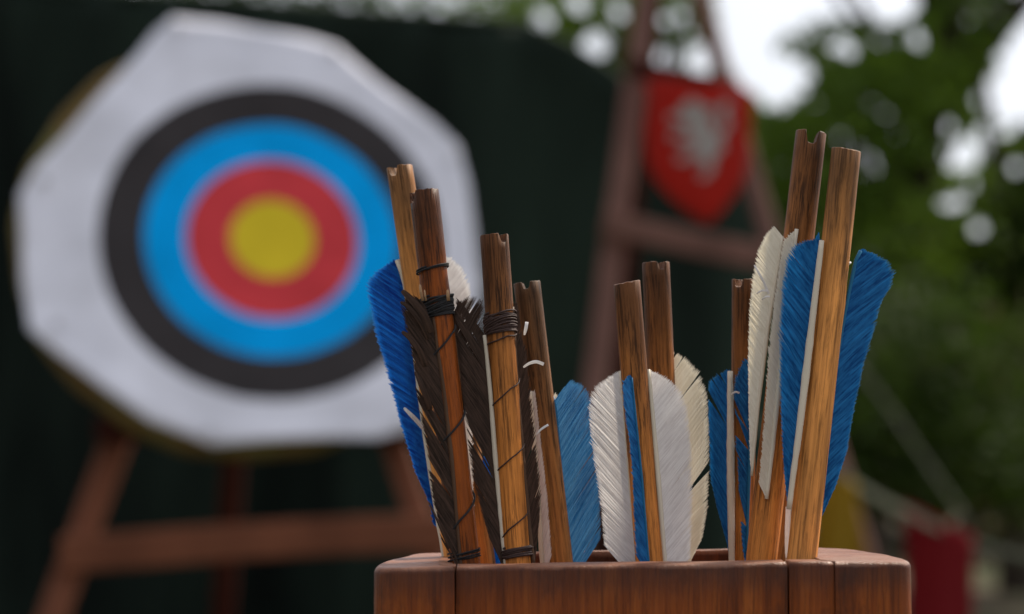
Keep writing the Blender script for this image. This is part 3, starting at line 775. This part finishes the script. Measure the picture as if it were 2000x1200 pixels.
    def wrap(s, y0, y1, turns, mat, rt=0.00042, skew=0.0, name='thread_binding'):
        """coils of thread round the shaft between pixel rows"""
        rnd = random.Random(int(y0)); pts = []
        N = turns*20
        def zl(y): return s.L-(y-s.px1[1])/(1085-s.px1[1])*((s.top-s.rim).length)
        za, zb = zl(y0), zl(y1)
        for i in range(N+1):
            t = i/N; a = t*turns*2*math.pi; z = zb+(za-zb)*t+skew*math.sin(a)*0.001+rnd.gauss(0, 0.00004)
            rr = s.r*1.03+rt*0.8+0.00012*math.sin(a*0.37)+0.00035*noise.noise(Vector((a*0.4, 0, y0)))
            rr += 0.0002*noise.noise(Vector((a*1.7, 8, y0)))+(rt*1.1 if skew > 1 else 0)
            pts.append((rr*math.cos(a), rr*math.sin(a), z+0.0011*noise.noise(Vector((a*0.25, 3, 1)))))
        tv, tf = tube(pts, rt, 6); return pyd(name, tv, tf, mat, s.root, None, smooth=True)
    def spiral(s, ys, mat, rt=0.00028):
        """open spiral of thread holding the feathers"""
        def zl(y): return s.L-(y-s.px1[1])/(1085-s.px1[1])*((s.top-s.rim).length)
        z0, z1 = zl(ys[0]), zl(ys[1]); N = int(abs(ys[2])*24); pts = []
        for i in range(N+1):
            t = i/N; a = ys[3]+t*ys[2]*2*math.pi; rr = s.r*1.06+rt*0.5+0.0002*noise.noise(Vector((a, 1, 1)))
            pts.append((rr*math.cos(a), rr*math.sin(a), z0+(z1-z0)*t+0.0006*noise.noise(Vector((a*1.3, 5, 1)))))
        tv, tf = tube(pts, rt, 6); return pyd('thread', tv, tf, mat, s.root, None, smooth=True)
    def splinter(s, pts, Yo, w_, mat, name='loose_barb'):
        """a flat barb fragment: ribbon with pointed-to-blunt ends, smooth curve through the points"""
        n = len(pts); pp = [Vector(p) for p in pts]; fine = []
        for i in range(n-1):
            p0, p1, p2, p3 = pp[max(0, i-1)], pp[i], pp[i+1], pp[min(n-1, i+2)]
            for q in range(4):
                t = q/4; fine.append(0.5*((2*p1)+(p2-p0)*t+(2*p0-5*p1+4*p2-p3)*t*t+(3*p1-p0-3*p2+p3)*t**3))
        fine.append(pp[-1]); m = len(fine); v, f = [], []
        for i, c_ in enumerate(fine):
            d = (fine[min(i+1, m-1)]-fine[max(i-1, 0)]).normalized(); nn = Vector((-d.y, d.x)); t = i/(m-1)
            hw = w_*F/s.Y0*(0.55+0.45*math.sin(min(1, t*1.6)*1.57))*(1 if i else 0.7)
            Yb = s.depth(c_.y)+Yo-0.0012*math.sin(t*3)
            for sd in (-1, 0, 1):
                for dy in (0, 0.00012): v.append(P(*(c_+nn*sd*hw), Yb+dy-(0.00012 if sd == 0 else 0)))
        lp = [0, 2, 4, 5, 3, 1]
        for i in range(m-1):
            a = i*6
            for q in range(6): f.append((a+lp[q], a+lp[(q+1) % 6], a+6+lp[(q+1) % 6], a+6+lp[q]))
        f.append(tuple(lp)); f.append(tuple((m-1)*6+q for q in lp[::-1]))
        uv = [((i//6)/(m-1)*0.5, (i % 6)*0.004+0.3) for i in range(len(v))]
        return pyd(name, v, f, mat, s.root, s.M, uv=uv)

# A1 back left, blue and white feathers
a1 = Arrow('pale nocked arrow with a deep blue feather, leftmost and behind the dark bamboo arrow', (780, 326), 893, 52, 0.758, 0.762, M_sh_pale, -0.55, 0.0030, 0.0016, seed=1)
a1.feather([(874, 1150), (868, 1085), (845, 940), (826, 800), (806, 640), (790, 545), (776, 508)],
           [(862, 1120), (840, 985), (812, 925), (783, 830), (765, 760), (748, 700), (732, 650), (724, 600), (717, 575), (720, 548), (738, 528), (768, 510)], -1, M_blue_deep, M_quill_w, 150, (38, 32), 0.25, 0.0005, quill_w=0.0011, seed=1, skip=((0.0, 0.18),), label='deep blue feather')
a1.feather([(905, 1120), (890, 900), (868, 700), (852, 520), (850, 505)], [(925, 1000), (922, 800), (925, 640), (918, 560), (905, 525), (880, 503)], 1, M_white, M_quill_w, 120, (50, 52), 0.35, 0.004, seed=2, label='white feather')
a1.splinter([(789, 797), (800, 808), (812, 820), (828, 838)], -0.006, 0.0007, M_white)
# hidden arrow between
a11 = Arrow('short arrow almost hidden between the dark bamboo arrow and its neighbour', (880, 562), 946, 40, 0.768, 0.770, M_sh_grey, None, seed=11)
a11.feather([(960, 1150), (955, 1085), (935, 900)], [(988, 1120), (985, 1060), (970, 980), (950, 890)], 1, M_blue_deep, M_quill_b, 60, (50, 50), 0.1, 0.0, seed=12)
# A2 dark bamboo
a2 = Arrow('dark scorched bamboo arrow bound with black thread, with ragged brown feathers', (828, 373), 907, 58, 0.727, 0.732, M_sh_dark, -0.93, 0.0036, 0.0022, seed=2, knobs=((0.031, 0.05, 0.002), (0.026, -0.04, 0.003)))
a2.feather([(903, 1130), (896, 1060), (883, 900), (867, 760), (856, 690), (846, 618)],
           [(870, 1095), (855, 1030), (840, 940), (832, 870), (818, 800), (810, 750), (804, 700), (790, 640), (780, 600), (786, 570), (815, 580)], -1, M_brown, M_quill_d, 130, (60, 54), -0.1, -0.0042, clumps=8, cgap=3.5, ragged=0.10, jit=0.03, seed=3, quill_w=0.0006, label='ragged dark brown feather')
a2.feather([(908, 800), (898, 740), (888, 660), (883, 618)], [(960, 760), (958, 700), (952, 650), (946, 600), (938, 568), (915, 572), (893, 590)], 1, M_brown, M_quill_d, 100, (54, 66), 0.4, 0.001, clumps=4, cgap=3, ragged=0.2, jit=0.04, seed=4, quill_w=0.0005, label='splayed dark brown feather')
a2.wrap(585, 622, 13, M_thread, 0.00034, 0.5); a2.wrap(588, 618, 7, M_thread, 0.00030, 1.6); a2.wrap(524, 530, 2, M_thread, 0.0003, 0.8, 'thread_turn')
a2.spiral((640, 1075, -2.6, 2.0), M_thread, 0.00034); a2.wrap(1076, 1092, 4, M_thread, 0.00026, 0.4)
a2.splinter([(838, 982), (852, 1012), (866, 1045), (878, 1072)], -0.006, 0.0004, M_brown)
a2.splinter([(785, 648), (802, 662), (818, 684), (832, 716)], -0.0050, 0.0009, M_brown)
a2.splinter([(812, 726), (820, 745), (832, 775), (840, 800)], -0.0052, 0.0009, M_brown)
a2.splinter([(782, 590), (800, 602), (822, 630), (838, 662)], -0.0055, 0.0008, M_brown)
a2.splinter([(785, 568), (806, 588), (828, 616), (842, 650)], -0.0060, 0.0012, M_brown)
a2.splinter([(820, 556), (822, 570), (826, 588)], -0.0050, 0.00045, M_bstrip, 'bark_strip'); a2.splinter([(829, 566), (830, 576), (832, 588)], -0.0052, 0.0003, M_bstrip, 'bark_strip')
a2.splinter([(874, 566), (875, 577), (876, 588)], -0.0045, 0.0005, M_bstrip, 'bark_strip')
# A3
a3 = Arrow('arrow with brown thread binding and dark brown feathers right of the bamboo arrow', (965, 460), 1009, 56, 0.731, 0.738, M_sh_mid, 0.65, 0.0026, 0.0014, seed=3)
a3.feather([(990, 1130), (984, 1075), (968, 900), (957, 760), (950, 690), (946, 655)],
           [(972, 1085), (955, 1050), (937, 990), (922, 930), (912, 860), (905, 800), (896, 720), (889, 650), (884, 610), (888, 578), (905, 590), (932, 640)], -1, M_brown, M_quill_w, 160, (62, 56), -0.28, -0.002, clumps=6, cgap=3, ragged=0.10, seed=5, quill_w=0.0008, label='dark brown feather')
a3.feather([(1043, 1110), (1036, 1060), (1020, 900), (1008, 760), (1002, 640), (1000, 600)],
           [(1052, 1040), (1058, 960), (1052, 900), (1044, 830), (1035, 740), (1030, 680), (1022, 660), (1010, 590), (1003, 592)], 1, M_brown, M_quill_d, 130, (66, 72), 0.6, -0.001, seed=6, jit=0.07, clumps=5, cgap=3, ragged=0.1, label='dark brown feather')
a3.wrap(618, 655, 13, M_thread_b, 0.00031, 0.5); a3.wrap(620, 652, 6, M_thread_b, 0.00027, 1.8); a3.spiral((655, 700, -1.0, 2.5), M_thread_b, 0.00024); a3.spiral((730, 1085, -2.8, 3.0), M_thread_b, 0.00022); a3.wrap(1070, 1090, 5, M_thread_b, 0.0004, 0.6)
a3.splinter([(1022, 718), (1034, 710), (1048, 707), (1062, 712)], -0.004, 0.0005, M_white)
a3.splinter([(1047, 850), (1058, 838), (1071, 830)], -0.003, 0.00035, M_white)
a3.splinter([(1024, 655), (1027, 642), (1029, 629)], -0.003, 0.0005, M_white)
# A4
a4 = Arrow('greyish nocked arrow with one faded blue feather, left of the middle gap', (1029, 552), 1091, 53, 0.755, 0.757, M_sh_grey, -0.1, 0.0022, 0.0013, seed=4)
a4.feather([(1112, 1150), (1108, 1085), (1098, 960), (1085, 800), (1080, 775)], [(1150, 1130), (1173, 1085), (1172, 1000), (1172, 900), (1168, 850), (1156, 780), (1140, 755), (1115, 742), (1100, 760), (1085, 785)], 1, M_blue_pale, M_quill_b, 150, (60, 56), 0.3, 0.0, seed=7, quill_w=0.0006, label='faded blue feather')
a4.feather([(1062, 1130), (1058, 1085), (1046, 900), (1036, 765)], [(1078, 1120), (1076, 1060), (1068, 960), (1055, 850), (1045, 765)], 1, M_white, M_quill_w, 90, (72, 72), -0.6, -0.0045, seed=8, label='white feather')
a4.feather([(1100, 1000), (1088, 880), (1078, 780)], [(1105, 960), (1098, 830), (1090, 775), (1083, 765)], 1, M_cream, M_quill_w, 70, (60, 60), 0.3, 0.005, seed=9)
# A5
a5 = Arrow('front middle arrow with white feathers either side and a narrow blue feather', (1224, 552), 1267, 53, 0.727, 0.733, M_sh_mid, None, lean=-1.2, seed=5)
a5.feather([(1252, 1150), (1246, 1085), (1233, 930), (1222, 800), (1213, 725)], [(1200, 1130), (1183, 1085), (1175, 1000), (1165, 930), (1156, 870), (1150, 800), (1155, 768), (1170, 750), (1190, 737), (1208, 727)], -1, M_white, M_quill_w, 170, (48, 50), 0.3, 0.0, seed=10, quill_w=0.0010, label='white feather on the left')
a5.feather([(1302, 1150), (1297, 1085), (1284, 930), (1272, 790), (1266, 722)], [(1345, 1120), (1348, 1085), (1352, 980), (1350, 880), (1342, 800), (1330, 765), (1312, 745), (1290, 732), (1272, 726)], 1, M_white, M_quill_w, 170, (52, 50), 0.35, 0.0, seed=11, quill_w=0.0009, label='white feather on the right')
a5.feather([(1270, 1130), (1266, 1085), (1253, 930), (1240, 800), (1234, 738)], [(1242, 1085), (1238, 1000), (1236, 930), (1228, 850), (1218, 790), (1216, 745), (1230, 733)], -1, M_blue, M_quill_b, 120, (60, 56), -1.0, -0.0052, seed=12, jit=0.07, quill_w=0.0004, label='blue feather standing towards the viewer')
# A6
a6 = Arrow('back middle arrow with one cream feather spread to the right', (1281, 513), 1306, 54, 0.757, 0.760, M_sh_mid, 0.45, 0.0026, 0.0014, seed=6)
a6.feather([(1325, 1150), (1322, 1085), (1312, 900), (1303, 740), (1300, 688)], [(1350, 1095), (1372, 1050), (1382, 990), (1385, 900), (1384, 830), (1380, 770), (1366, 728), (1345, 705), (1322, 690), (1308, 686)], 1, M_cream, M_quill_w, 170, (50, 56), 0.2, 0.0, seed=13, skip=((0.925, 0.94), (0.965, 0.972)), clumps=6, cgap=3, quill_w=0.0009, label='cream feather')
a6.feather([(1262, 720), (1266, 800), (1258, 684)][::-1][:2]+[(1264, 690)], [(1270, 800), (1272, 700)], 1, M_cream, M_quill_w, 20, (70, 70), -0.6, -0.0045, seed=14) if False else None
# A7
a7 = Arrow('short arrow with split blue feathers beside the white-feathered tall arrow', (1452, 546), 1452, 46, 0.757, 0.757, M_sh_mid, -0.45, 0.0026, 0.0015, seed=7)
a7.feather([(1430, 1140), (1429, 1080), (1427, 900), (1426, 725)], [(1424, 1085), (1418, 1055), (1398, 985), (1386, 930), (1384, 860), (1382, 790), (1384, 745), (1400, 733), (1418, 724)], -1, M_blue, M_quill_w, 130, (62, 58), 0.2, -0.0045, clumps=6, cgap=5, seed=15, quill_w=0.0012, ragged=0.05, label='blue feather with light streaks')
a7.feather([(1462, 1140), (1458, 1085), (1464, 900), (1466, 740), (1466, 700)], [(1448, 1060), (1442, 960), (1436, 870), (1430, 780), (1434, 735), (1450, 705), (1462, 699)], -1, M_blue, M_quill_b, 120, (60, 60), -0.5, -0.0055, clumps=6, cgap=16, seed=16, ragged=0.25, quill_w=0.0005, label='split blue feather')
a7.splinter([(1428, 771), (1436, 766), (1444, 768)], -0.009, 0.0003, M_white)
# A8
a8 = Arrow('tall nocked arrow with two cream feathers, second from the right', (1584, 259), 1488, 60, 0.735, 0.745, M_sh_mid, 0.12, 0.0042, 0.0019, seed=8)
a8.feather([(1468, 930), (1480, 800), (1500, 640), (1520, 520), (1528, 462)], [(1465, 900), (1462, 800), (1461, 700), (1464, 600), (1470, 540), (1480, 490), (1496, 458), (1514, 440), (1526, 452)], -1, M_cream, M_quill_w, 150, (62, 50), 0.25, -0.003, seed=17, quill_w=0.0006, label='cream feather')
a8.feather([(1497, 975), (1508, 880), (1525, 720), (1542, 560), (1556, 448)], [(1480, 972), (1486, 900), (1494, 800), (1502, 680), (1512, 580), (1522, 520), (1530, 470), (1548, 455)], -1, M_cream, M_quill_w, 150, (66, 58), -0.4, -0.0055, jit=0.07, seed=18, quill_w=0.0008, label='ragged cream feather facing the viewer')
a8.splinter([(1478, 574), (1488, 568), (1500, 569)], -0.012, 0.0003, M_white); a8.splinter([(1488, 586), (1496, 580), (1504, 580)], -0.012, 0.0003, M_white)
a8.splinter([(1473, 518), (1480, 530), (1492, 552), (1501, 574)], -0.011, 0.00035, M_white)
# A10 hidden
a10 = Arrow('arrow mostly hidden behind the two tall right-hand arrows', (1594, 480), 1529, 44, 0.765, 0.768, M_sh_grey, None, seed=10)
a10.feather([(1535, 1130), (1541, 1000), (1560, 800), (1585, 560), (1592, 470)], [(1545, 1100), (1552, 1000), (1575, 800), (1598, 560), (1600, 455)], 1, M_blue, M_quill_w, 100, (70, 70), 0.0, -0.003, seed=19)
a10.splinter([(1536, 1090), (1537, 1040), (1539, 990)], -0.010, 0.0007, M_white, 'quill_end')
# A9
a9 = Arrow('rightmost tall arrow with a blue feather on either side', (1653, 293), 1567, 58, 0.727, 0.736, M_sh_pale, None, lean=0.8, seed=9, knobs=((0.047, 0.05, 0.0015),))
a9.feather([(1541, 995), (1549, 930), (1560, 850), (1578, 700), (1592, 580), (1604, 480), (1605, 470)],
           [(1538, 985), (1531, 920), (1526, 830), (1523, 740), (1522, 650), (1528, 560), (1538, 500), (1550, 481), (1575, 470), (1600, 468)], -1, M_blue, M_quill_w, 170, (60, 52), 0.3, -0.0035, seed=20, quill_w=0.0011, bend=0.1, label='blue feather with pale quill, left side')
a9.feather([(1594, 1026), (1600, 960), (1608, 880), (1628, 740), (1650, 610), (1672, 505), (1681, 490)],
           [(1606, 1008), (1632, 950), (1655, 880), (1668, 800), (1685, 720), (1706, 650), (1722, 590), (1740, 560), (1747, 535), (1735, 512), (1708, 496), (1684, 488)], 1, M_blue, M_quill_b, 170, (48, 36), 0.3, 0.0, seed=21, quill_w=0.0007, jit=0.025, label='broad blue feather, right side')
a9.splinter([(1655, 520), (1659, 515), (1662, 512)], 0.0, 0.0003, M_white)
